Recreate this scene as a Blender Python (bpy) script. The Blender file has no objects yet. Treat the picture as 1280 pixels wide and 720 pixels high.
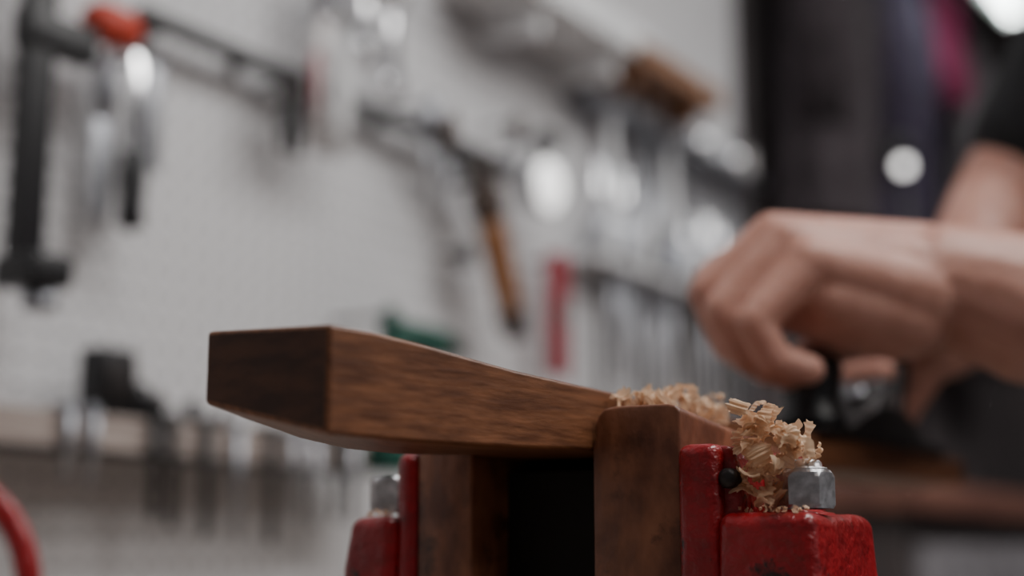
import bpy, bmesh, math, random
from mathutils import Vector, Matrix, Euler
random.seed(7)
scene=bpy.context.scene
COL=scene.collection
CAMZ=1.05
TH=math.radians(10.5); F=1778.0
def ray(px,py):
    v=(360-py)/F; u=(px-640)/F
    dy=math.cos(TH)-v*math.sin(TH); dz=math.sin(TH)+v*math.cos(TH)
    return u/dy, dz/dy
def W(px,py,Y):
    a,b=ray(px,py); return Vector((a*Y,Y,CAMZ+b*Y))
# ---------------- materials
def mat(name,col,rough=.5,metal=0,var=0.0,scale=20,bump=0.0,bscale=60,stretch=(1,1,1),col2=None,coat=0,sss=0,emit=None,es=0,detail=4,spec=.5,lo=.35,hi=.68,trans=0):
    m=bpy.data.materials.new(name); m.use_nodes=True
    nt=m.node_tree; N=nt.nodes; L=nt.links
    b=N['Principled BSDF']
    b.inputs['Base Color'].default_value=(*col,1); b.inputs['Roughness'].default_value=rough; b.inputs['Metallic'].default_value=metal
    b.inputs['Coat Weight'].default_value=coat; b.inputs['Coat Roughness'].default_value=.12; b.inputs['Specular IOR Level'].default_value=spec
    if sss: 
        b.inputs['Subsurface Weight'].default_value=sss; b.inputs['Subsurface Radius'].default_value=(.01,.004,.002); b.inputs['Subsurface Scale'].default_value=1
    if emit: b.inputs['Emission Color'].default_value=(*emit,1); b.inputs['Emission Strength'].default_value=es
    tc=N.new('ShaderNodeTexCoord'); mp=N.new('ShaderNodeMapping'); mp.inputs['Scale'].default_value=stretch
    L.new(tc.outputs['Object'],mp.inputs['Vector'])
    if var or col2:
        nz=N.new('ShaderNodeTexNoise'); nz.inputs['Scale'].default_value=scale; nz.inputs['Detail'].default_value=detail
        L.new(mp.outputs[0],nz.inputs['Vector'])
        r=N.new('ShaderNodeValToRGB'); r.color_ramp.elements[0].position=lo; r.color_ramp.elements[1].position=hi
        c2=col2 if col2 else tuple(min(1,c*(1+var)) for c in col)
        c1=col if col2 else tuple(c*(1-var) for c in col)
        r.color_ramp.elements[0].color=(*c1,1); r.color_ramp.elements[1].color=(*c2,1)
        L.new(nz.outputs[0],r.inputs[0]); L.new(r.outputs[0],b.inputs['Base Color'])
    if bump:
        nb=N.new('ShaderNodeTexNoise'); nb.inputs['Scale'].default_value=bscale; nb.inputs['Detail'].default_value=3
        L.new(mp.outputs[0],nb.inputs['Vector'])
        bp=N.new('ShaderNodeBump'); bp.inputs['Strength'].default_value=bump; bp.inputs['Distance'].default_value=.002
        L.new(nb.outputs[0],bp.inputs['Height']); L.new(bp.outputs[0],b.inputs['Normal'])
    if trans:
        tr=N.new('ShaderNodeBsdfTranslucent'); ms=N.new('ShaderNodeMixShader'); ms.inputs[0].default_value=trans
        tr.inputs[0].default_value=(*(col2 or col),1)
        L.new(b.outputs[0],ms.inputs[1]); L.new(tr.outputs[0],ms.inputs[2]); L.new(ms.outputs[0],N['Material Output'].inputs[0])
    return m
def wear(m,col,scale=60,lo=.66,hi=.70,stretch=(1,1,1)):
    """overlay chips/grime of a second colour on an existing material"""
    nt=m.node_tree;N=nt.nodes;L=nt.links;b=N['Principled BSDF']
    src=b.inputs['Base Color'].links[0].from_socket
    tc=N.new('ShaderNodeTexCoord');mp=N.new('ShaderNodeMapping');mp.inputs['Scale'].default_value=stretch;L.new(tc.outputs['Object'],mp.inputs[0])
    nz=N.new('ShaderNodeTexNoise');nz.inputs['Scale'].default_value=scale;nz.inputs['Detail'].default_value=8;nz.inputs['Roughness'].default_value=.65
    L.new(mp.outputs[0],nz.inputs['Vector'])
    r=N.new('ShaderNodeValToRGB');r.color_ramp.elements[0].position=lo;r.color_ramp.elements[1].position=hi
    L.new(nz.outputs[0],r.inputs[0])
    mx=N.new('ShaderNodeMix');mx.data_type='RGBA';L.new(r.outputs[0],mx.inputs[0]);L.new(src,mx.inputs[6]);mx.inputs[7].default_value=(*col,1)
    L.new(mx.outputs[2],b.inputs['Base Color'])
M={}
M['board']=mat('teak_board',(.115,.040,.016),.45,0,scale=40,stretch=(7,.16,7),col2=(.255,.100,.043),bump=.15,bscale=60,detail=8)
wear(M['board'],(.080,.027,.011),scale=14,lo=.5,hi=.75,stretch=(2,.4,2))
M['endgrain']=mat('end_grain',(.045,.016,.008),.6,0,scale=50,col2=(.100,.038,.019),stretch=(1,1,3),bump=.15)
M['jaw']=mat('worn_jaw_wood',(.120,.040,.021),.40,0,scale=45,stretch=(1.3,1,.8),col2=(.34,.135,.070),bump=.4,bscale=110,coat=.1,detail=9,lo=.36,hi=.70)
wear(M['jaw'],(.035,.013,.009),scale=28,lo=.54,hi=.68)
M['red']=mat('red_enamel',(.22,.0035,.007),.36,0,scale=45,col2=(.39,.008,.014),bump=1.0,bscale=150,coat=.3)
wear(M['red'],(.035,.010,.010),scale=75,lo=.60,hi=.67)
M['steel']=mat('zinc_steel',(.60,.60,.62),.36,.85,var=.35,scale=160,bump=.25,bscale=260)
M['chrome']=mat('chrome',(.85,.86,.88),.15,1)
M['dsteel']=mat('dark_steel',(.05,.045,.045),.45,.7,var=.3,bump=.2)
M['gsteel']=mat('grey_steel',(.35,.36,.39),.35,.8,var=.2)
M['lcap']=mat('lever_cap_nickel',(.30,.30,.32),.32,1)
M['black']=mat('black_plastic',(.010,.010,.012),.4,0,var=.2)
M['blackiron']=mat('black_interior',(.008,.006,.005),.8,0,var=.2)  # near black: dark iron plus the shade between the jaws
M['shav']=mat('shaving_wood',(.72,.45,.27),.6,0,scale=90,col2=(.93,.72,.52),bump=.1,bscale=300,trans=.3)
M['skin']=mat('skin',(.50,.240,.180),.48,0,scale=34,col2=(.64,.345,.275),bump=.4,bscale=160,sss=.15)
M['nail']=mat('nail',(.70,.45,.38),.3)
M['shirt']=mat('dark_cotton',(.008,.008,.010),.9,0,var=.3,scale=60,bump=.3)
M['jeans']=mat('denim',(.02,.03,.06),.9,0,var=.3,scale=80,bump=.3)
M['hair']=mat('hair',(.03,.018,.010),.7,0,var=.4,scale=150,bump=.8,bscale=250)
M['leather']=mat('leather_shoe',(.05,.025,.015),.5,0,var=.2)
M['orange']=mat('orange_red_plastic',(.50,.05,.025),.5,0,var=.1)
M['wood']=mat('rack_wood',(.27,.22,.20),.75,0,scale=10,stretch=(.6,4,8),col2=(.44,.37,.335),bump=.2)
M['handlew']=mat('handle_wood',(.20,.075,.026),.4,0,scale=12,stretch=(5,5,1),col2=(.30,.13,.05))
M['shelfw']=mat('shelf_wood',(.20,.095,.05),.5,0,scale=12,stretch=(1,5,5),col2=(.30,.15,.08))
M['bench']=mat('bench_wood',(.24,.19,.15),.6,0,scale=8,stretch=(6,.6,6),col2=(.36,.30,.25),bump=.2)
M['white']=mat('white_plastic',(.78,.785,.80),.35,0,var=.04)
M['offwhite']=mat('offwhite_plastic',(.60,.57,.57),.4,0,var=.1)
M['redp']=mat('red_plastic',(.30,.015,.03),.5,0,var=.1)
M['green']=mat('green_plastic',(.003,.065,.045),.5,0,var=.15)
M['purple']=mat('purple_coat',(.028,.019,.042),.95,0,var=.4,scale=30,bump=.4,bscale=90)
M['brownc']=mat('brown_coat',(.040,.031,.036),.95,0,var=.4,scale=30,bump=.4,bscale=90)
M['greyc']=mat('grey_coat',(.15,.14,.15),.95,0,var=.3,scale=30,bump=.4,bscale=90)
M['magenta']=mat('magenta_cloth',(.17,.012,.055),.9,0,var=.2,scale=30,bump=.4)
M['ceil']=mat('ceiling_paint',(.45,.45,.46),.9,0,var=.04,scale=3)
M['dark']=mat('dark_wall_paint',(.085,.072,.075),.9,0,var=.25,scale=3)
M['paint']=mat('grey_wall_paint',(.30,.30,.32),.9,0,var=.05,scale=3)
M['floor']=mat('concrete_floor',(.16,.155,.15),.8,0,var=.25,scale=6,bump=.2)
M['tube']=mat('fluorescent_tube',(.9,.9,.9),.4,emit=(.93,1,.97),es=16)
M['bulb']=mat('bulb_glass',(.9,.9,.9),.3,emit=(1,.97,.95),es=3.5)
M['led']=mat('led_diffuser',(.9,.9,.9),.3,emit=(1,.98,.96),es=1.6)  # emission standing in for a bright reflection on metal
M['cab']=mat('cabinet_paint',(.045,.035,.035),.6,0,var=.2)
M['cabtop']=mat('cabinet_top_wood',(.11,.045,.035),.5,0,scale=8,stretch=(.6,5,5),col2=(.19,.085,.06))
def pegmat():
    m=mat('pegboard_white',(.55,.565,.60),.6,0,var=.0)
    nt=m.node_tree;N=nt.nodes;L=nt.links;b=N['Principled BSDF']
    tc=N.new('ShaderNodeTexCoord');sc=N.new('ShaderNodeVectorMath');sc.operation='SCALE';sc.inputs['Scale'].default_value=1/.0254
    L.new(tc.outputs['Object'],sc.inputs[0])
    fr=N.new('ShaderNodeVectorMath');fr.operation='FRACTION';L.new(sc.outputs[0],fr.inputs[0])
    sb=N.new('ShaderNodeVectorMath');sb.operation='SUBTRACT';sb.inputs[1].default_value=(.5,.5,.5);L.new(fr.outputs[0],sb.inputs[0])
    ml=N.new('ShaderNodeVectorMath');ml.operation='MULTIPLY';ml.inputs[1].default_value=(1,0,1);L.new(sb.outputs[0],ml.inputs[0])
    ln=N.new('ShaderNodeVectorMath');ln.operation='LENGTH';L.new(ml.outputs[0],ln.inputs[0])
    lt=N.new('ShaderNodeMath');lt.operation='LESS_THAN';lt.inputs[1].default_value=.13;L.new(ln.outputs['Value'],lt.inputs[0])
    nz=N.new('ShaderNodeTexNoise');nz.inputs['Scale'].default_value=3;L.new(tc.outputs['Object'],nz.inputs['Vector'])
    r=N.new('ShaderNodeValToRGB');r.color_ramp.elements[0].color=(.585,.58,.595,1);r.color_ramp.elements[1].color=(.69,.685,.70,1);L.new(nz.outputs[0],r.inputs[0])
    mx=N.new('ShaderNodeMix');mx.data_type='RGBA';L.new(lt.outputs[0],mx.inputs[0]);L.new(r.outputs[0],mx.inputs[6]);mx.inputs[7].default_value=(.15,.15,.16,1)
    L.new(mx.outputs[2],b.inputs['Base Color'])
    return m
M['peg']=pegmat()
# ---------------- mesh builder
class MB:
    def __init__(s): s.v=[];s.f=[];s.m=[];s.sm=[];s.mats=[]
    def mi(s,k):
        if k not in s.mats: s.mats.append(k)
        return s.mats.index(k)
    def add(s,vs,fs,k,smooth=False,T=None):
        o=len(s.v)
        for p in vs:
            p=Vector(p); s.v.append(T@p if T else p)
        i=s.mi(k)
        for f in fs: s.f.append([o+j for j in f]);s.m.append(i);s.sm.append(smooth)
    def box(s,lo,hi,k,T=None,bev=0.0,seg=3):
        bm=bmesh.new(); bmesh.ops.create_cube(bm,size=1)
        lo=Vector(lo);hi=Vector(hi)
        for v in bm.verts:
            v.co=Vector([lo[i]+(v.co[i]+.5)*(hi[i]-lo[i]) for i in range(3)])
        if bev: bmesh.ops.bevel(bm,geom=list(bm.edges),offset=bev,segments=seg,profile=.5,affect='EDGES')
        s.bm(bm,k,bev>0,T)
    def bm(s,bm,k,smooth=False,T=None):
        bm.verts.index_update()
        s.add([v.co.copy() for v in bm.verts],[[v.index for v in f.verts] for f in bm.faces],k,smooth,T); bm.free()
    def tube(s,pts,rad,k,seg=16,smooth=True,T=None,flat=1.0,updir=None):
        pts=[Vector(p) for p in pts]; n=len(pts)
        if not hasattr(rad,'__len__'): rad=[rad]*n
        vs=[];fs=[]
        prev=None
        for i,p in enumerate(pts):
            d=(pts[min(i+1,n-1)]-pts[max(i-1,0)]).normalized()
            if prev is None:
                a=Vector(updir) if updir else (Vector((0,0,1)) if abs(d.z)<.9 else Vector((1,0,0)))
            else: a=prev
            a=(a-d*a.dot(d)).normalized(); prev=a; b=d.cross(a)
            for j in range(seg):
                t=2*math.pi*j/seg; vs.append(p+(a*math.cos(t)+b*math.sin(t)*flat)*rad[i])
        for i in range(n-1):
            for j in range(seg):
                fs.append([i*seg+j,i*seg+(j+1)%seg,(i+1)*seg+(j+1)%seg,(i+1)*seg+j])
        fs.append(list(range(seg))[::-1]); fs.append([(n-1)*seg+j for j in range(seg)])
        s.add(vs,fs,k,smooth,T)
    def lathe(s,base,axis,prof,k,seg=24,T=None,flat=1.0):
        base=Vector(base);axis=Vector(axis).normalized()
        s.tube([base+axis*h for h,r in prof],[max(r,1e-4) for h,r in prof],k,seg,True,T,flat)
    def sphere(s,c,r,k,T=None,sc=(1,1,1),sub=3):
        bm=bmesh.new(); bmesh.ops.create_icosphere(bm,subdivisions=sub,radius=1)
        for v in bm.verts: v.co=Vector(c)+Vector([v.co[i]*r*sc[i] for i in range(3)])
        s.bm(bm,k,True,T)
    def done(s,name,parent=None,mw=None,bevel=0,mods=None):
        me=bpy.data.meshes.new(name); me.from_pydata([tuple(v) for v in s.v],[],s.f)
        for k in s.mats: me.materials.append(M[k])
        for i,p in enumerate(me.polygons): p.material_index=s.m[i]; p.use_smooth=s.sm[i]
        me.update(); ob=bpy.data.objects.new(name,me); COL.objects.link(ob)
        if parent: ob.parent=parent; bpy.context.view_layer.update()
        if mw is not None: ob.matrix_world=mw
        return ob
def empty(name,mw=None):
    e=bpy.data.objects.new(name,None);COL.objects.link(e);e.empty_display_size=.05
    if mw is not None: e.matrix_world=mw
    bpy.context.view_layer.update()
    return e
# ---------------- frames
U=Vector((.53,.848,0)).normalized(); ANG=math.atan2(U.y,U.x)
O=Vector((.0343,.61,CAMZ))
VF=Matrix.Translation(O)@Matrix.Rotation(ANG-math.pi/2,4,'Z')
WO=Vector((-.43,1.2,CAMZ))
WF=Matrix.Translation(WO)@Matrix.Rotation(ANG,4,'Z')   # x along wall, -y into room
WFi=WF.inverted()
NW=Vector((U.y,-U.x,0))
def WL(px,py,off):
    a,b=ray(px,py); d=Vector((a,1,b)); p0=Vector((0,0,CAMZ))
    t=(off-(p0-WO).dot(NW))/d.dot(NW)
    return WFi@(p0+d*t)
# ---------------- room
def room():
    mb=MB(); mb.box((-2.6,0,-CAMZ),(1.60,.1,1.65),'peg'); mb.box((1.60,0,-CAMZ),(3.6,.1,1.65),'dark'); mb.done('wall_left',mw=WF)
    mb=MB(); mb.box((3.6,-3.2,-CAMZ),(3.7,.1,1.65),'dark'); mb.done('wall_back',mw=WF)
    mb=MB(); mb.box((-2.7,-3.2,-CAMZ),(-2.6,.1,1.65),'paint'); mb.done('wall_front',mw=WF)
    mb=MB(); mb.box((-2.7,-3.3,-CAMZ),(3.7,-3.2,1.65),'paint'); mb.done('wall_right',mw=WF)
    mb=MB(); mb.box((-2.7,-3.3,-CAMZ-.1),(3.7,.1,-CAMZ),'floor'); mb.done('floor',mw=WF)
    mb=MB(); mb.box((-2.7,-3.3,1.65),(3.7,.1,1.75),'ceil'); mb.done('ceiling',mw=WF)
    mb=MB(); mb.box((-2.6,-.012,-CAMZ),(1.15,0,-CAMZ+.09),'paint'); mb.done('baseboard_left',mw=WF)
room()
# ---------------- workbench (vise frame)
mb=MB()
mb.box((-.68,-1.25,-.17),(.14,1.32,-.12),'bench',bev=.004)
for x in (-.62,.03):
    for y in (-1.15,0.02,1.2): mb.box((x,y,-CAMZ),(x+.08,y+.08,-.17),'bench',bev=.003)
mb.box((-.58,-1.1,-.27),(.09,1.2,-.17),'bench')
mb.box((-.6,-1.15,-.85),(.09,1.25,-.82),'bench')
mb.done('workbench',mw=VF)
# ---------------- vise
vise=empty('bench_vise',VF)
def prism(mb,poly,y0,y1,k,axis='y',bev=.003,seg=3,dz1=0):
    bm=bmesh.new(); n=len(poly)
    a=[bm.verts.new((x,y0,z)) for x,z in poly]; b=[bm.verts.new((x,y1,z+(dz1 if z>.02 else 0))) for x,z in poly]
    bm.faces.new(a[::-1]); bm.faces.new(b)
    for i in range(n): bm.faces.new([a[i],a[(i+1)%n],b[(i+1)%n],b[i]])
    bmesh.ops.recalc_face_normals(bm,faces=bm.faces)
    if bev: bmesh.ops.bevel(bm,geom=list(bm.edges),offset=bev,segments=seg,profile=.5,affect='EDGES',clamp_overlap=True)
    mb.bm(bm,k,True)
mb=MB()
prism(mb,[(0,-.12),(.0413,-.12),(.0413,.0575),(.0395,.0598),(.036,.0607),(.011,.0610),(.006,.0602),(.003,.0575),(.0012,.053),(.0015,.048),(.0,.045)],0,.16,'jaw',bev=.0014,dz1=-.016)
mb.done('near_jaw',vise,VF)
mb=MB()
prism(mb,[(-.0915,-.12),(-.0617,-.12),(-.0617,.057),(-.064,.059),(-.088,.059),(-.0915,.055)],0,.16,'jaw',bev=.0018,dz1=-.016)
mb.done('far_jaw',vise,VF)
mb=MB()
mb.box((-.0612,.03,-.12),(-.0002,.15,.036),'blackiron')  # vise slide body, board's shadow in the gap put into its colour
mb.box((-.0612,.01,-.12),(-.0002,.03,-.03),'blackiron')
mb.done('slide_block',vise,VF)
def wob(bm,a=.00035):
    for v in bm.verts:
        p=v.co; v.co=p+Vector((math.sin(p.z*170+p.y*90),math.sin(p.x*150+p.z*60),math.sin(p.x*210+p.y*130)))*a
def casting(name,x0,xr,x1,sgn,zt,zb,y0):
    mb=MB()
    def X(a,b): return (min(a,b),max(a,b))
    a,b=X(x0,xr)
    mb.box((a,y0,-.12),(b,.12,zt),'red',bev=.0050,seg=5)
    if sgn>0:
        prism(mb,[(xr-.006,-.1),(xr+.007,-.1),(xr+.007,zb+.004),(xr+.006,zt-.010),(xr+.003,zt-.001),(xr-.006,zt-.0005)],y0+.007,.1,'red',bev=.0025,seg=4)
        g=[(xr,zb-.01),(xr+.030,zb-.01)]
        for i in range(9):
            t=i/8; g.append((xr+.028-.019*math.sin(t*math.pi/2),zb+.001+(zt-zb-.010)*(1-math.cos(t*math.pi/2))))
        g.append((xr,zt-.009))
        prism(mb,g,.030,.055,'red',bev=.0016,seg=3)
    a,b=X(xr-sgn*.002,x1)
    bm=bmesh.new(); bmesh.ops.create_cube(bm,size=1)
    for v in bm.verts:
        top=v.co.z>0
        x=a+(v.co.x+.5)*(b-a); 
        if not top and ((sgn>0 and v.co.x>0) or (sgn<0 and v.co.x<0)): x+=sgn*.016
        y=(-.006 if v.co.y<0 else .07); z=zb if top else -.12
        v.co=(x,y,z)
    bmesh.ops.bevel(bm,geom=list(bm.edges),offset=.0055,segments=6,profile=.5,affect='EDGES')
    bmesh.ops.subdivide_edges(bm,edges=[e for e in bm.edges if e.calc_length()>.03],cuts=6,use_grid_fill=True)
    wob(bm,.0005)
    mb.bm(bm,'red',True)
    return mb.done(name,vise,VF)
casting('near_casting',.0415,.060,.0980,1,.0432,.0150,-.006)
casting('far_casting',-.0917,-.1035,-.1275,-1,.0450,.0160,-.002)
mb=MB()
for z in (.029,-.0115):
    mb.lathe((.0628,.0045,z),(0,-1,0),[(0,.0042),(.0065,.0042),(.008,.0034),(.0086,.0018),(.0088,.0001)],'dsteel',20)
mb.done('plate_screws',vise,VF)
def nut(name,x,y,z,r,h,stud,k='steel',dome=True):
    mb=MB()
    mb.lathe((x,y,z-.0005),(0,0,1),[(0,.0001),(0,r*1.12),(.0018,r*1.12),(.0022,r*1.08),(.0022,.0001)],k,40)
    hr=r*1.02; rings=[(.0020,hr*.93),(.0035,hr),(h-.0030,hr),(h-.0012,hr*.93),(h,hr*.84)]
    vs=[];fs=[];ph=.32
    n=48
    for hh,rr in rings:
        for j in range(n):
            t=2*math.pi*j/n
            tl=((t)%(math.pi/3))-math.pi/6
            hexr=hr*math.cos(math.pi/6)/math.cos(tl)
            q=min(hexr,rr)
            vs.append((x+math.cos(t+ph)*q,y+math.sin(t+ph)*q,z+hh))
    for i in range(len(rings)-1):
        for j in range(n): fs.append([i*n+j,i*n+(j+1)%n,(i+1)*n+(j+1)%n,(i+1)*n+j])
    fs.append([(len(rings)-1)*n+j for j in range(n)])
    mb.add(vs,fs,k,False)
    if dome:
        mb.lathe((x,y,z+h-.0005),(0,0,1),[(0,r*.80),(.0014,r*.78),(.0016,r*.62),(.0035,r*.60),(.0045,r*.52),(.0050,r*.3),(.0052,.0001)],k,32)
    else:
        prof=[(0,r*.55)]
        hh=0
        while hh<stud:
            prof+= [(hh,r*.50),(hh+.0008,r*.58),(hh+.0013,r*.58)]; hh+=.0019
        prof+=[(stud,r*.5),(stud+.001,r*.3),(stud+.001,.0001)]
        mb.lathe((x,y,z+h-.0005),(0,0,1),prof,'dsteel',24)
    return mb.done(name,vise,VF)
nut('near_nut',.0868,.020,.0150,.0118,.0175,0)
nut('far_nut',-.1175,.016,.0160,.0112,.0190,.010,dome=False)
# ---------------- board
def board():
    secs=[
     (-.146,-.0853,-.0253,.0820,.0797,.0402,.0545),
     (-.125,-.083,-.0215,.0815,.0793,.0400,.0500),
     (-.10,-.079,-.0170,.0795,.0774,.0400,.0445),
     (-.075,-.075,-.0125,.0760,.0748,.0403,.0415),
     (-.05,-.0705,-.0080,.0730,.0724,.0408,.0408),
     (-.025,-.066,-.0035,.0712,.0708,.0415,.0415),
     (-.003,-.0614,-.0003,.0700,.0698,.0424,.0424),
     (.05,-.0612,-.0003,.0692,.0690,.0424,.0424),
     (.16,-.0612,-.0003,.0680,.0678,.0430,.0430),
     (.20,-.0600,.004,.0672,.0672,.0450,.0450),
     (.30,-.052,.010,.067,.067,.0480,.0480),
     (.55,-.048,.014,.067,.067,.0480,.0480)]
    bm=bmesh.new(); R=[]
    for y,xl,xr,tf,tn,bn,bf in secs:
        R.append([bm.verts.new((xl,y,tf)),bm.verts.new((xr,y,tn)),bm.verts.new((xr,y,bn)),bm.verts.new((xl,y,bf))])
    ends=[bm.faces.new(R[0]),bm.faces.new(R[-1][::-1])]
    for i in range(len(R)-1):
        for j in range(4):
            bm.faces.new([R[i][j],R[i+1][j],R[i+1][(j+1)%4],R[i][(j+1)%4]])
    for e in ends: e.material_index=1
    bmesh.ops.recalc_face_normals(bm,faces=bm.faces)
    es=[e for e in bm.edges if (len(e.link_faces)==2 and e.calc_face_angle(0)>.6)]
    bmesh.ops.bevel(bm,geom=es,offset=.0018,segments=3,profile=.5,affect='EDGES')
    me=bpy.data.meshes.new('wooden_board'); bm.to_mesh(me); bm.free()
    me.materials.append(M['board']); me.materials.append(M['endgrain'])
    for p in me.polygons: p.use_smooth=True
    ob=bpy.data.objects.new('wooden_board',me); COL.objects.link(ob); ob.matrix_world=VF
    m=ob.modifiers.new('wn','WEIGHTED_NORMAL')
board()
# ---------------- shavings : accordion-pleated curled ribbons
def shaving(mb,c,R0,turns,width,axis,phase,ripple=.0008,spread=.004,pl=(.0020,.0034)):
    axis=Vector(axis).normalized(); a=axis.orthogonal().normalized(); b=axis.cross(a)
    L=R0*turns*2*math.pi
    pleats=max(3,L/random.uniform(*pl)); n=int(pleats*8); vs=[];fs=[]
    k=random.uniform(.2,.75); nw=6
    bend=random.uniform(-.9,.9)
    for i in range(n+1):
        t=i/n; th=phase+t*turns*2*math.pi
        r=R0*(1-k*t)+math.sin(th*2.3+phase)*R0*.15
        rp=ripple*math.sin(t*pleats*2*math.pi)*(.6+.4*math.sin(t*11+phase))
        wv=width*(.75+.25*math.sin(t*7+phase)+.10*math.sin(t*23))*(1 if .06<t<.94 else .55)
        for j in range(nw+1):
            s=(j/nw-.5)
            fr=rp*(.6+.6*(s+.5))
            p=Vector(c)+(a*math.cos(th)+b*math.sin(th))*(r+fr+bend*wv*s*s*2)+axis*(s*wv+spread*(t-.5)*turns+.3*rp)
            vs.append(p)
    for i in range(n):
        for j in range(nw):
            q=i*(nw+1)+j; fs.append([q,q+1,q+nw+2,q+nw+1])
    mb.add(vs,fs,'shav',True)
def rv(): 
    return (random.uniform(-1,1),random.uniform(-1,1),random.uniform(-.6,.6))
mb=MB()
for i in range(36):
    t=random.random()
    y=.014+.082*t; x=random.uniform(.004,.021)
    if t<.3: z=.0655
    else: z=.0620+random.uniform(0,.0125)
    shaving(mb,(x,y,z),random.uniform(.0028,.0052),random.uniform(.45,1.0),random.uniform(.005,.009),rv(),random.uniform(0,6),ripple=.0007,spread=random.uniform(.001,.004))
mb.done('wood_shavings',mw=VF)
mb=MB()
for i in range(34):
    t=(i+random.random())/34
    z=.0205+.037*t
    cx=.0725+(.007 if t>.35 else .001)*math.sin(t*4) 
    x=cx+random.uniform(-.006,.009)*(1.3 if .4<t<.9 else .65); y=random.uniform(-.002,.022)
    shaving(mb,(x,y,z),random.uniform(.0032,.0068),random.uniform(.45,1.0),random.uniform(.006,.0105),rv(),random.uniform(0,6),ripple=.0007,spread=random.uniform(.001,.006))
for i in range(9):
    shaving(mb,(.088+random.uniform(-.007,.004),random.uniform(0,.012),.041+random.uniform(-.003,.007)),random.uniform(.003,.005),.8,.007,rv(),random.uniform(0,6))
for i in range(16):
    shaving(mb,(random.uniform(.066,.094),random.uniform(-.002,.008),.0165),random.uniform(.0008,.0018),.6,.0020,rv(),random.uniform(0,6),ripple=.0001,spread=.001)
mb.done('wood_shavings.001',mw=VF)
mb=MB()
for i in range(7):
    shaving(mb,(-.118+random.uniform(-.006,.010),random.uniform(-.001,.006),.0175),random.uniform(.001,.002),.6,.0024,rv(),random.uniform(0,6),ripple=.0001,spread=.001)
mb.done('wood_shavings.002',mw=VF)
# ---------------- hand plane
pl=empty('hand_plane',VF)
cx=-.012; z0=.0673
mb=MB()
mb.box((cx-.027,.255,z0),(cx+.027,.50,z0+.004),'dsteel',bev=.001)
for sx in (-1,1):
    x=cx+sx*.0255
    poly=[(.256,.004),(.30,.006),(.335,.018),(.37,.026),(.41,.022),(.45,.008),(.50,.004)]
    bm=bmesh.new()
    a=[bm.verts.new((x-.0015,y,z0+.001)) for y,_ in poly]+[bm.verts.new((x-.0015,y,z0+h)) for y,h in poly[::-1]]
    b=[bm.verts.new((v.co.x+.003,v.co.y,v.co.z)) for v in a]
    bm.faces.new(a);bm.faces.new(b[::-1])
    n=len(a)
    for i in range(n): bm.faces.new([a[i],b[i],b[(i+1)%n],a[(i+1)%n]])
    bmesh.ops.recalc_face_normals(bm,faces=bm.faces)
    mb.bm(bm,'dsteel')
mb.done('plane_body',pl,VF)
mb=MB()
mb.lathe((cx+.004,.29,z0+.004),(0,0,1),[(0,.016),(.003,.021),(.008,.0205),(.014,.017),(.022,.017),(.030,.0185),(.038,.0195),(.044,.0175),(.048,.010),(.0495,.0001)],'black',28)
mb.done('front_knob',pl,VF)
mb=MB()
T=Matrix.Translation((cx,.37,z0+.004))@Matrix.Rotation(math.radians(-45),4,'X')
mb.box((-.022,-.001,-.002),(.022,.002,.060),'dsteel',T=T)
mb.box((-.016,-.008,.004),(.016,-.002,.045),'dsteel',T=T,bev=.002)
mb.lathe((0,-.010,.034),(0,-1,0),[(0,.007),(.004,.007),(.005,.004),(.005,.0001)],'lcap',T=T)
mb.lathe((0,.004,.030),(0,1,0),[(0,.004),(.02,.004),(.022,.010),(.03,.010),(.031,.0001)],'lcap',T=T)
mb.box((-.014,-.009,.046),(.014,-.001,.051),'lcap',T=T,bev=.002)
mb.box((-.018,.002,0),(.018,.02,.03),'dsteel',T=T)
mb.done('lever_cap_and_iron',pl,VF)
mb=MB()
mb.tube([(cx,.445,z0+.004),(cx,.447,z0+.025),(cx,.458,z0+.05),(cx,.472,z0+.075),(cx,.462,z0+.09)],[.017,.013,.013,.014,.010],'black',18,flat=.8)
mb.done('rear_tote',pl,VF)
# ---------------- woodworker
wk=empty('woodworker')
def organic(name,chains,k,vox,smooth=6,extra=None,parent=wk):
    mb=MB()
    for ch in chains:
        for i in range(len(ch)-1):
            p,r=ch[i];q,s=ch[i+1]; p=Vector(p);q=Vector(q)
            d=q-p; L=max(d.length,1e-5)
            st=max(2,int(L/(min(r,s)*.5))) if min(r,s)>0 else 4
            pts=[];rr=[]
            nn=5
            for a in range(nn): 
                an=math.pi/2*(1-a/nn); pts.append(p-d/L*r*math.sin(an));rr.append(max(r*math.cos(an),r*.05))
            for a in range(st+1):
                t=a/st; pts.append(p+d*t); rr.append(r+(s-r)*t)
            for a in range(1,nn+1):
                an=math.pi/2*a/nn; pts.append(q+d/L*s*math.sin(an)); rr.append(max(s*math.cos(an),s*.05))
            mb.tube(pts,rr,k,16)
    if extra:
        for c,r,sc in extra: mb.sphere(c,r,k,sc=sc,sub=3)
    ob=mb.done(name,parent)
    m=ob.modifiers.new('r','REMESH'); m.mode='VOXEL'; m.voxel_size=vox; m.use_smooth_shade=True
    m=ob.modifiers.new('s','SMOOTH'); m.factor=.6; m.iterations=smooth
    return ob
H=lambda px,py,Y:W(px,py,Y)
fing={
 'index':[(H(968,298,.874),.0145),(H(890,350,.880),.0125),(H(906,404,.876),.0112),(H(958,425,.872),.0100)],
 'middle':[(H(966,296,.856),.0155),(H(886,366,.857),.0132),(H(912,428,.856),.0120),(H(962,462,.853),.0105)],
 'ring':[(H(985,306,.836),.0150),(H(905,388,.834),.0128),(H(936,444,.834),.0115),(H(985,468,.836),.0100)],
 'little':[(H(1014,328,.820),.0138),(H(944,404,.814),.0115),(H(968,450,.815),.0102),(H(1012,462,.820),.0090)]}
wrist=(H(1180,355,.850),.0330)
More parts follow.
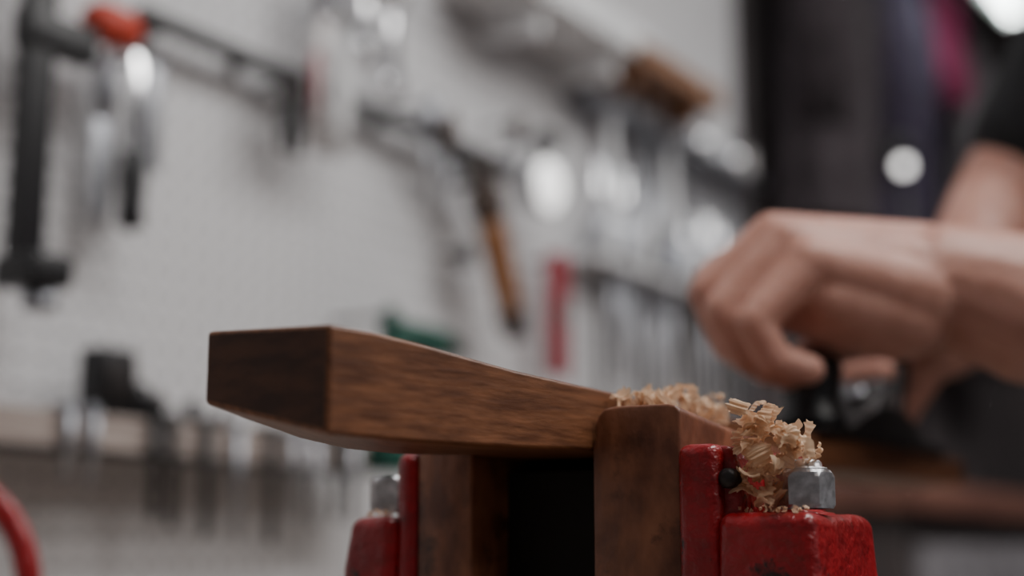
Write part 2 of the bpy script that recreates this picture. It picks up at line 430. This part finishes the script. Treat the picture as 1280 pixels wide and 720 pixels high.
chains=list(fing.values())
for k,f in fing.items():
    off={'index':(1150,335,.865),'middle':(1150,328,.854),'ring':(1150,345,.843),'little':(1150,370,.836)}[k]
    chains.append([(f[0][0],.0155 if k!='little' else .0150),(H(*off),.0250)])
chains.append([(H(985,352,.862),.020),(H(1080,372,.858),.026),(H(1140,372,.852),.030)])
chains.append([(H(990,380,.842),.018),(H(1060,390,.842),.024),(H(1120,395,.845),.028)])
chains.append([(H(1035,375,.828),.019),(H(1130,395,.84),.026)])
chains.append([(H(1130,400,.866),.022),(H(1070,418,.882),.016),(H(1030,436,.888),.013),(H(995,456,.884),.0108)])
elbow=Vector((.51,.80,1.142))
w0=wrist[0]
fm=w0.lerp(elbow,.42)+Vector((0,0,.006))
chains.append([(H(1150,365,.848),.034),(w0,.0370),(w0.lerp(elbow,.2)+Vector((0,0,-.004)),.0460),(fm,.0520),(w0.lerp(elbow,.75),.050),(elbow,.043)])
lsh=Vector((.62,.83,1.47))
chains.append([(elbow,.043),(elbow.lerp(lsh,.45),.048),(elbow.lerp(lsh,.75),.05)])
organic('left_arm_and_hand',chains,'skin',.0022,4)
mb=MB()
for k in fing:
    tip=fing[k][3][0];pr=fing[k][2][0];d=(tip-pr).normalized()
    side=Vector((0,1,0)); nrm=(d.cross(side)).normalized()
    nrm=nrm if nrm.z<0 else -nrm
    mb.sphere(tip+nrm*fing[k][3][1]*.62,.0055,'nail',sc=(1,1,.6))
mb.done('left_fingernails',wk)
tote=VF@Vector((cx,.455,z0+.055))
rel=Vector((.425,1.21,1.345)); rsh=Vector((.525,1.20,1.50))
rw=tote+Vector((.062,.05,.035))
ch=[[(rsh,.055),(rsh.lerp(rel,.5),.050),(rel,.043)],[(rel,.043),(rel.lerp(rw,.35),.043),(rw,.029)],
    [(rw,.029),(tote+Vector((.022,.03,.02)),.030)]]
for i in range(4):
    zc=tote.z+.022-.019*i
    base=Vector((tote.x+.012,tote.y+.036,zc+.004))
    ch.append([(base,.0125),(Vector((tote.x-.022,tote.y+.026,zc)),.0105),(Vector((tote.x-.030,tote.y-.008,zc-.002)),.0095),(Vector((tote.x-.008,tote.y-.025,zc-.003)),.0085)])
    ch.append([(base,.014),(tote+Vector((.035,.035,.02)),.024)])
ch.append([(tote+Vector((.035,.02,.02)),.018),(tote+Vector((.030,-.012,.028)),.013),(tote+Vector((.006,-.024,.03)),.010)])
organic('right_arm_and_hand',ch,'skin',.003,5)
pel=Vector((.76,1.02,.98)); chest=Vector((.66,1.02,1.34)); nk=Vector((.60,1.02,1.52))
organic('shirt',[
 [(pel+Vector((0,-.07,0)),.125),(chest+Vector((0,-.08,-.05)),.125),(chest+Vector((-.01,-.09,.08)),.105)],
 [(pel+Vector((0,.07,0)),.125),(chest+Vector((0,.08,-.05)),.125),(chest+Vector((-.01,.09,.08)),.105)],
 [(chest+Vector((-.01,0,.1)),.11),(nk+Vector((.01,0,-.03)),.065)],
 [(chest+Vector((-.01,-.1,.09)),.09),(lsh,.072),(elbow.lerp(lsh,.55),.062)],
 [(chest+Vector((-.01,.1,.09)),.09),(rsh,.070),(rsh.lerp(rel,.62),.060)]],'shirt',.009,4)
head=Vector((.53,1.02,1.69))
organic('head',[[(nk+Vector((0,0,-.03)),.055),(head+Vector((.02,0,-.06)),.055)],
   [(head+Vector((-.055,0,-.085)),.032),(head+Vector((-.03,0,-.04)),.055)],
   [(head+Vector((-.09,0,-.01)),.010),(head+Vector((-.108,0,-.035)),.013)],
   [(head+Vector((-.078,-.016,-.066)),.009),(head+Vector((-.078,.016,-.066)),.009)],
   [(head+Vector((-.078,-.045,.022)),.010),(head+Vector((-.086,0,.020)),.010),(head+Vector((-.078,.045,.022)),.010)],
   [(head+Vector((.01,-.077,-.015)),.012),(head+Vector((.012,-.08,.02)),.014)],
   [(head+Vector((.01,.077,-.015)),.012),(head+Vector((.012,.08,.02)),.014)]],'skin',.004,3,
   extra=[(head+Vector((0,0,.02)),.085,(1.1,.88,1.15))])
mb=MB()
for s in (-1,1):
    mb.sphere(head+Vector((-.081,s*.030,.002)),.011,'white'); mb.sphere(head+Vector((-.090,s*.030,.001)),.0045,'black')
mb.done('eyes',wk)
organic('hair',[[(head+Vector((-.035,-.03,.095)),.032),(head+Vector((-.035,.03,.095)),.032)]],'hair',.005,3,
   extra=[(head+Vector((.022,0,.045)),.088,(1.08,.95,1.05))])
organic('trousers',[[(pel+Vector((0,-.06,-.02)),.12),(pel+Vector((-.01,-.10,-.12)),.095),(Vector((.74,.90,.52)),.062),(Vector((.78,.88,.12)),.052)],
 [(pel+Vector((0,.06,-.02)),.12),(pel+Vector((-.01,.10,-.12)),.095),(Vector((.74,1.16,.52)),.062),(Vector((.78,1.18,.12)),.052)],
 [(pel+Vector((0,-.06,-.02)),.12),(pel+Vector((0,.06,-.02)),.12)]],'jeans',.01,4)
organic('shoes',[[(Vector((.79,.88,.10)),.047),(Vector((.79,.88,.050)),.042)],[(Vector((.79,.88,.045)),.042),(Vector((.63,.87,.040)),.036)],
 [(Vector((.79,1.18,.10)),.047),(Vector((.79,1.18,.050)),.042)],[(Vector((.79,1.18,.045)),.042),(Vector((.63,1.19,.040)),.036)]],'leather',.006,2)
# ---------------- wall tools (wall frame; y negative = toward room)
def hook(mb,x,z,off):
    mb.tube([(x,-.001,z),(x,-off,z),(x,-off-.008,z+.012)],.003,'dsteel',8)
mb=MB(); OFF=.06
b=WL(30,345,OFF); t=WL(45,40,OFF); x=(b.x+t.x)/2
mb.box((x-.015,-OFF-.008,b.z),(x+.015,-OFF+.008,t.z+.16),'black',bev=.002)
mb.box((x-.022,-OFF-.04,b.z-.012),(x+.020,-OFF+.012,b.z+.014),'black',bev=.004)
mb.lathe((x+.003,-OFF-.02,b.z-.012),(0,0,-1),[(0,.013),(.012,.014),(.018,.014),(.020,.001)],'gsteel',20)
mb.box((x-.018,-OFF-.012,t.z-.014),(x+.058,-OFF+.012,t.z+.018),'black',bev=.004)
r=WL(140,33,OFF)
mb.lathe((x+.052,-OFF,r.z),(1,0,0),[(0,.010),(.006,.016),(.018,.019),(.046,.018),(.056,.010),(.058,.001)],'orange',20)
hook(mb,x,t.z+.12,.045)
mb.done('bar_clamp',mw=WF)
def hanging(name,px,pyt,pyb,off,build):
    a=WL(px,pyt,off);b=WL(px,pyb,off); mb=MB(); x=(a.x+b.x)/2
    build(mb,x,-off,a.z,b.z); hook(mb,x,a.z-.004,off)
    return mb.done(name,mw=WF)
def f_file(mb,x,y,zt,zb):
    h=zt-zb
    mb.lathe((x,y,zt),(0,0,-1),[(0,.004),(.004,.009),(h*.1,.012),(h*.28,.011),(h*.34,.007)],'gsteel',14)
    mb.tube([(x,y,zt-h*.33),(x,y,zt-h*.4),(x,y,zt-h*.85),(x,y,zb)],[.006,.015,.012,.004],'gsteel',12,flat=.3,updir=(1,0,0))
hanging('flat_file',128,66,300,.03,f_file)
def f_chisel(mb,x,y,zt,zb):
    h=zt-zb
    mb.box((x-.008,y-.003,zb+h*.40),(x+.008,y+.001,zt),'chrome',bev=.001)
    mb.lathe((x,y,zb+h*.47),(0,0,-1),[(0,.006),(.005,.010),(h*.15,.013),(h*.35,.011),(h*.44,.013),(h*.46,.007),(h*.47,.001)],'black',18)
hanging('wood_chisel',168,66,290,.045,f_chisel)
def f_rule(mb,x,y,zt,zb):
    mb.box((x-.008,y-.001,zb),(x+.008,y+.001,zt),'gsteel',bev=.0004)
hanging('steel_ruler',193,75,215,.03,f_rule)
# tool rail
a=WL(175,15,.03); c=WL(235,40,.03)
zr=c.z
mb=MB(); mb.box((a.x,-.036,zr-.009),(WL(640,205,.03).x,-.022,zr+.007),'black',bev=.002)
xx=a.x+.03
while xx<WL(620,200,.03).x:
    mb.box((xx,-.03,zr-.006),(xx+.012,-.001,zr+.004),'dsteel'); xx+=.12
mb.done('tool_rail',mw=WF)
def f_snips(mb,x,y,zt,zb):
    h=zt-zb
    for s in (-1,1):
        mb.tube([(x+s*.004,y,zt-h*.30),(x+s*.020,y,zt-h*.5),(x+s*.022,y,zt-h*.75),(x+s*.014,y,zb)],[.008,.011,.011,.008],'white' if s>0 else 'offwhite',14)
        mb.tube([(x+s*.006,y,zt-h*.33),(x+s*.012,y,zt-h*.15),(x+s*.003,y,zt)],[.014,.014,.004],'gsteel',12,flat=.4,updir=(1,0,0))
    mb.tube([(x-.031,y-.008,zt-h*.55),(x-.032,y-.008,zt-h*.85)],.004,'redp',10)
    mb.lathe((x,y-.012,zt-h*.31),(0,1,0),[(0,.001),(0,.012),(.024,.012),(.024,.001)],'chrome')
hanging('tin_snips',412,-60,195,.05,f_snips)
def f_pliers(mb,x,y,zt,zb):
    h=zt-zb
    for s in (-1,1):
        mb.tube([(x,y,zt-h*.35),(x+s*.014,y,zt-h*.6),(x+s*.010,y,zb)],[.006,.007,.005],'black',12)
        mb.tube([(x,y,zt-h*.35),(x+s*.010,y,zt-h*.2),(x+s*.002,y,zt)],[.008,.009,.003],'dsteel',12)
hanging('pliers',364,95,192,.05,f_pliers)
def f_wrench(mb,x,y,zt,zb):
    h=zt-zb
    mb.box((x-.009,y-.004,zb+.02),(x+.009,y+.004,zt-.03),'chrome',bev=.002)
    mb.lathe((x,y-.006,zb+.016),(0,1,0),[(0,.001),(0,.017),(.012,.017),(.012,.001)],'chrome')
    for s in (-1,1): mb.tube([(x+s*.004,y,zt-.04),(x+s*.020,y,zt-.02),(x+s*.012,y,zt)],[.010,.009,.006],'chrome',10)
    mb.lathe((x,y-.008,zt-.035),(0,1,0),[(0,.001),(0,.02),(.016,.02),(.016,.001)],'chrome')
hanging('adjustable_wrench',490,-40,125,.05,f_wrench)
hanging('adjustable_wrench.001',458,-60,80,.05,f_wrench)
# hammer
mb=MB()
a=WL(604,235,.06); b=WL(644,418,.06); 
def lerp(a,b,t): return a.lerp(b,t)
mb.tube([a,lerp(a,b,.12),lerp(a,b,.22)],[.026,.029,.022],'leather',16,flat=.75,updir=(1,0,0))
mb.tube([lerp(a,b,.18),lerp(a,b,.3),lerp(a,b,.6),lerp(a,b,.93),b],[.020,.0225,.0215,.019,.012],'handlew',16,flat=.75,updir=(1,0,0))
mb.tube([lerp(a,b,.84),b+(b-a)*.03],[.0215,.013],'black',14)
hd=(a-b).normalized(); top=a+hd*.035
mb.tube([a,top],[.014,.012],'leather',12)
sd=Vector((1,0,0))
mb.tube([top-sd*.05,top-sd*.03,top-sd*.02,top+sd*.02,top+sd*.05],[.015,.015,.011,.013,.004],'dsteel',16)
mb.tube([(top.x+.028,-.001,top.z-.018),(top.x+.028,-.085,top.z-.018),(top.x+.028,-.092,top.z-.008)],.003,'dsteel',8)
mb.done('hammer',mw=WF)
def f_driver(col,metal='gsteel',hr=.013):
    def g(mb,x,y,zt,zb):
        h=zt-zb
        mb.lathe((x,y,zt),(0,0,-1),[(0,.001),(.001,hr*.7),(.006,hr),(h*.28,hr*.9),(h*.34,hr*.6),(h*.36,.001)],col,16)
        mb.tube([(x,y,zt-h*.34),(x,y,zb)],[.0035,.003],metal,10)
    return g
hanging('screwdriver',560,145,270,.055,f_driver('leather'))
hanging('screwdriver.001',645,150,225,.055,f_driver('leather','gsteel'))
hanging('screwdriver.002',538,125,250,.055,f_driver('gsteel','gsteel'))
hanging('screwdriver.003',580,310,375,.04,f_driver('dsteel','gsteel'))
# round metal disc on a short arm; glowing face stands for its highlight
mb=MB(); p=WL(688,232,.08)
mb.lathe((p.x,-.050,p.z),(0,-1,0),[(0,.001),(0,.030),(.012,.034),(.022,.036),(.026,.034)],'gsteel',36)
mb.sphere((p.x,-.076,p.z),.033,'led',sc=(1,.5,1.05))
mb.tube([(p.x,-.06,p.z+.036),(p.x+.004,-.06,p.z+.075)],.006,'black',12)
mb.tube([(p.x+.004,-.06,p.z+.07),(p.x+.03,-.06,p.z+.078),(p.x+.055,-.055,p.z+.07)],.011,'black',12)
hook(mb,p.x+.004,p.z+.068,.05)
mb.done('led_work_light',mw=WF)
# red spirit level
mb=MB(); a=WL(700,318,.05);b=WL(700,470,.05); x=(a.x+b.x)/2
mb.box((x-.016,-.055,b.z),(x+.016,-.035,a.z),'redp',bev=.002)
mb.box((x-.008,-.057,(a.z+b.z)/2-.015),(x+.008,-.054,(a.z+b.z)/2+.015),'green',bev=.001)
hook(mb,x,a.z-.008,.045)
mb.done('spirit_level',mw=WF)
# rack of files & drivers on the right : one object
mb=MB()
xa=WL(742,150,.05).x; xb=1.58
zt=WL(830,165,.05).z
mb.box((xa,-.06,zt-.007),(xb,-.001,zt+.005),'gsteel',bev=.002)
x=xa+.03; random.seed(3)
while x<xb-.02:
    L=random.uniform(.20,.32); c=random.choice(['white','white','gsteel','white','offwhite','chrome'])
    hr=random.uniform(.010,.015)
    mb.lathe((x,-.04,zt+.055),(0,0,-1),[(0,.001),(.004,hr),(.045,hr*.9),(.053,.006)],c,12)
    mb.tube([(x,-.04,zt),(x,-.04,zt-L*.8),(x,-.04,zt-L)],[.006,.007,.004],random.choice(['gsteel','white','chrome']),10)
    x+=random.uniform(.032,.05)
zt2=WL(830,350,.05).z
mb.box((xa,-.06,zt2-.006),(xb,-.001,zt2+.006),'white',bev=.002)
x=xa+.03
while x<xb-.02:
    L=random.uniform(.16,.30)
    mb.lathe((x,-.045,zt2+.085),(0,0,-1),[(0,.001),(.004,.012),(.065,.011),(.085,.006)],random.choice(['gsteel','gsteel','dsteel','white','gsteel']),12)
    mb.tube([(x,-.045,zt2),(x,-.045,zt2-L)],[.006,.004],random.choice(['gsteel','dsteel']),10)
    x+=random.uniform(.028,.045)
mb.done('screwdriver_rack',mw=WF)
# lower rack with hanging tools
mb=MB()
z0r=.098
xa=WL(-80,540,.06).x; xb=WL(445,590,.06).x
mb.box((xa,-.070,z0r+.008),(xb,-.001,z0r+.016),'wood',bev=.002)
mb.box((xa,-.070,z0r-.014),(xb,-.064,z0r+.008),'wood',bev=.001)
mb.box((xa,-.072,z0r-.020),(xb,-.060,z0r-.014),'dsteel')
random.seed(11)
def racktool(px,pyt,pyb,w,k1,k2):
    a=WL(px,pyt,.06);b=WL(px,pyb,.06)
    hh=max(a.z-z0r-.012,.01)
    mb.lathe((a.x,-.055,a.z),(0,0,-1),[(0,.001),(.003,w*.8),(hh*.3,w),(hh*.8,w*.85),(hh,w*.5)],k1,14)
    mb.tube([(a.x,-.078,z0r+.02),(a.x,-.078,b.z)],[.0055,.0040],k2,10)
    mb.tube([(a.x,-.055,z0r+.018),(a.x,-.078,z0r+.020)],.004,k2,8)
for (px,pt,pb,w,k1,k2) in [(180,478,650,.011,'black','black'),(202,490,660,.008,'dsteel','dsteel'),(245,498,670,.008,'black','black'),
    (282,515,668,.006,'dsteel','gsteel'),(325,530,680,.007,'dsteel','dsteel'),(352,535,650,.008,'offwhite','gsteel'),(378,545,660,.007,'gsteel','gsteel'),
    (405,550,650,.007,'dsteel','dsteel'),(425,555,655,.007,'black','gsteel'),(70,505,600,.006,'wood','gsteel'),(100,512,610,.007,'gsteel','gsteel')]:
    racktool(px,pt,pb,w,k1,k2)
a=WL(123,432,.06); b=WL(165,515,.06)
mb.box((a.x,-.065,z0r+.016),(b.x,-.035,a.z),'black',bev=.004)
mb.box((a.x+.004,-.070,z0r+.03),(b.x-.004,-.064,a.z-.012),'dsteel',bev=.002)
mb.done('tool_rack',mw=WF)
# green drill
mb=MB(); a=WL(545,430,.08); t=WL(488,388,.08); g=WL(492,575,.08)
y=-.08
mb.lathe((t.x+.0,y,a.z),(1,0,0),[(0,.001),(0,.016),(.01,.019),(.07,.019),(.10,.017),(.11,.012)],'green',20)
mb.lathe((t.x+.11,y,a.z),(1,0,0),[(0,.012),(.015,.012),(.03,.008),(.032,.001)],'dsteel',16)
mb.tube([(t.x+.01,y,a.z),(t.x+.005,y,a.z-.06),(t.x-.002,y,g.z+.02)],[.015,.014,.016],'green',16)
mb.box((t.x-.026,y-.024,g.z-.015),(t.x+.034,y+.024,g.z+.018),'green',bev=.005)
mb.tube([(t.x,y,a.z+.01),(t.x,y,t.z)],[.012,.010],'green',14)
hook(mb,t.x,t.z-.006,.075)
mb.done('cordless_drill',mw=WF)
# shelf
p0=WL(640,0,.12); p1=WL(820,60,.12)
zs=WL(770,50,.12).z
mb=MB()
mb.box((p0.x,-.12,zs),(p1.x,-.001,zs+.045),'white',bev=.001)
for x in (p0.x+.1,p1.x-.1): mb.box((x,-.10,zs-.04),(x+.012,-.001,zs),'white')
q1=WL(903,118,.12)
zq=WL(855,108,.12).z
mb.box((p1.x-.06,-.12,zq),(min(q1.x,1.58),-.001,zq+.034),'shelfw',bev=.002)
for x in (p1.x-.03,q1.x-.06): mb.box((x,-.10,zq-.03),(x+.012,-.001,zq),'shelfw')
mb.done('storage_shelf',mw=WF)
# cabinet
mb=MB()
ca,cb=1.20,2.7
mb.box((ca,-.40,-CAMZ),(cb,-.002,.055),'cab',bev=.003)
mb.box((ca-.02,-.43,.055),(cb+.02,-.002,.098),'cabtop',bev=.003)
for i in range(3):
    xx=ca+.03+i*.49
    for j in range(4):
        zz=-1.0+j*.26
        mb.box((xx,-.415,zz),(xx+.45,-.40,zz+.23),'greyc',bev=.003)
        mb.tube([(xx+.15,-.43,zz+.15),(xx+.3,-.43,zz+.15)],.006,'chrome',10)
        for q in (.15,.3): mb.tube([(xx+q,-.415,zz+.15),(xx+q,-.43,zz+.15)],.004,'chrome',8)
mb.done('tool_cabinet',mw=WF)
for n,(x,y,r,h,k) in enumerate([(1.34,-.28,.05,.13,'gsteel'),(1.5,-.30,.06,.18,'cab'),(1.72,-.30,.07,.22,'brownc')]):
    mb=MB(); mb.lathe((x,y,.098),(0,0,1),[(0,.001),(0,r),(h*.8,r),(h*.85,r*.7),(h,r*.7),(h,.001)],k,28); mb.done('paint_can' if n==0 else 'paint_can.%03d'%n,mw=WF)
def coat(name,x,zt,zb,w,off,k,seed):
    rnd=random.Random(seed); mb=MB(); n=48; rows=24; vs=[];fs=[]
    ph=rnd.uniform(0,6)
    for i in range(rows+1):
        t=i/rows; z=zt+(zb-zt)*t
        ww=w*(.18+.82*min(1,(t/.14))**.6)*(1+.12*t)*.5; dd=.035+.05*min(1,t/.2)
        for j in range(n):
            th=2*math.pi*j/n
            fo=1+.10*t*math.sin(th*7+ph+t*2)+.05*math.sin(th*3+ph*2)
            vs.append((x+math.cos(th)*ww*fo,-off+math.sin(th)*dd*fo,z))
    for i in range(rows):
        for j in range(n): fs.append([i*n+j,i*n+(j+1)%n,(i+1)*n+(j+1)%n,(i+1)*n+j])
    fs.append(list(range(n)));fs.append([rows*n+j for j in range(n)][::-1])
    mb.add(vs,fs,k,True)
    for s in (-1,1):
        mb.tube([(x+s*w*.34,-off-.02,zt-.05),(x+s*w*.44,-off-.03,zt-.25),(x+s*w*.42,-off-.03,zt-.55*(zt-zb)-.12)],[.05,.055,.045],k,16)
    mb.tube([(x,-off,zt),(x,-off,zt+.05),(x,-.001,zt+.06)],.006,'dsteel',8)
    mb.done(name,mw=WF)
coat('hanging_coat',1.76,1.28,.60,.24,.12,'brownc',1)
coat('hanging_coat.001',2.10,1.30,.50,.30,.13,'purple',2)
coat('hanging_coat.002',2.85,1.30,.45,.36,.13,'greyc',4)
coat('hanging_scarf',2.46,1.34,1.03,.15,.13,'magenta',3)
# desk lamp on the cabinet
mb=MB(); p=WL(1126,208,.34)
mb.lathe((p.x,-.34,.098),(0,0,1),[(0,.001),(0,.07),(.012,.07),(.018,.05),(.02,.001)],'black',28)
mb.tube([(p.x,-.34,.11),(p.x+.08,-.34,.40),(p.x+.02,-.33,p.z+.04)],.007,'black',12)
T=Matrix.Translation((p.x+.015,-.33,p.z+.035))@Matrix.Rotation(math.radians(-55),4,'X')
mb.lathe((0,0,.02),(0,0,-1),[(0,.018),(.02,.024),(.035,.028)],'black',24,T=T)
mb.sphere((p.x,-.345,p.z),.011,'bulb')
mb.done('desk_lamp',mw=WF)
# c-clamp at left, standing on bench
mb=MB(); c=W(-120,742,.95); R=.081
pts=[];rr=[]
for i in range(40):
    t=math.radians(120-i*(215/39)); pts.append(Vector((c.x+math.cos(t)*R,c.y,c.z+math.sin(t)*R)));rr.append(.009)
mb.tube(pts,rr,'red',14,flat=.7)
e=pts[0]; mb.tube([e+Vector((-.0,0,.028)),e+Vector((0,0,-.05))],.006,'steel',12); mb.lathe(e+Vector((0,0,-.05)),(0,0,-1),[(0,.006),(.002,.012),(.008,.012),(.008,.001)],'steel')
mb.tube([e+Vector((-.02,0,.028)),e+Vector((.02,0,.028))],.003,'steel',8)
mb.lathe(e,(0,0,1),[(-.012,.001),(-.012,.013),(.012,.013),(.012,.001)],'red')
mb.done('c_clamp')
# ---------------- lights
def fixture(name,a,off,z,L):
    mb=MB(); mb.box((a-L/2,-off-.05,z+.02),(a+L/2,-off+.05,z+.06),'white',bev=.004)
    mb.tube([(a-L/2+.02,-off,z),(a+L/2-.02,-off,z)],.014,'tube',16)
    for s in (-1,1):
        mb.box((a+s*(L/2-.015)-.012,-off-.018,z-.018),(a+s*(L/2-.015)+.012,-off+.018,z+.02),'white')
        if z+.07<1.6: mb.tube([(a+s*L*.35,-off,z+.06),(a+s*L*.35,-off,1.649)],.003,'dsteel',8)
    mb.done(name,mw=WF)
p=WL(1240,-20,.35)
fixture('fluorescent_light',p.x,.35,p.z,.42)
fixture('fluorescent_light.001',.6,1.0,1.50,1.2)
def area(name,loc,tgt,sx,sy,e,col=(1,1,1)):
    l=bpy.data.lights.new(name,'AREA');l.shape='RECTANGLE';l.size=sx;l.size_y=sy;l.energy=e;l.color=col
    o=bpy.data.objects.new(name,l);COL.objects.link(o);o.location=loc
    o.rotation_euler=(Vector(tgt)-Vector(loc)).to_track_quat('-Z','Y').to_euler()
    return o
area('ceiling_panel_light',WF@Vector((.2,-1.1,1.60)),WF@Vector((.2,-1.0,0)),1.6,.3,28,(1,.98,.96)) 
area('ceiling_panel_light.001',WF@Vector((1.5,-1.7,1.60)),WF@Vector((1.5,-1.6,0)),1.4,.4,28,(1,.965,.94))
area('ceiling_panel_light.002',WF@Vector((-.3,-2.5,1.58)),WF@Vector((.2,-.8,0)),1.2,.6,21,(1,.96,.92))  # unseen camera-side panel added as fill for wall and board side
w=bpy.data.worlds.new('world');scene.world=w;w.use_nodes=True;w.node_tree.nodes['Background'].inputs[0].default_value=(.5,.55,.6,1);w.node_tree.nodes['Background'].inputs[1].default_value=.05
# ---------------- camera
cd=bpy.data.cameras.new('camera');cam=bpy.data.objects.new('camera',cd);COL.objects.link(cam)
cd.sensor_width=36;cd.lens=F*36/1280;cam.location=(0,0,CAMZ);cam.rotation_euler=(math.pi/2+TH,0,0)
cd.dof.use_dof=True;cd.dof.focus_distance=.578;cd.dof.aperture_fstop=cd.lens/1000/.0182;cd.clip_start=.01
scene.camera=cam
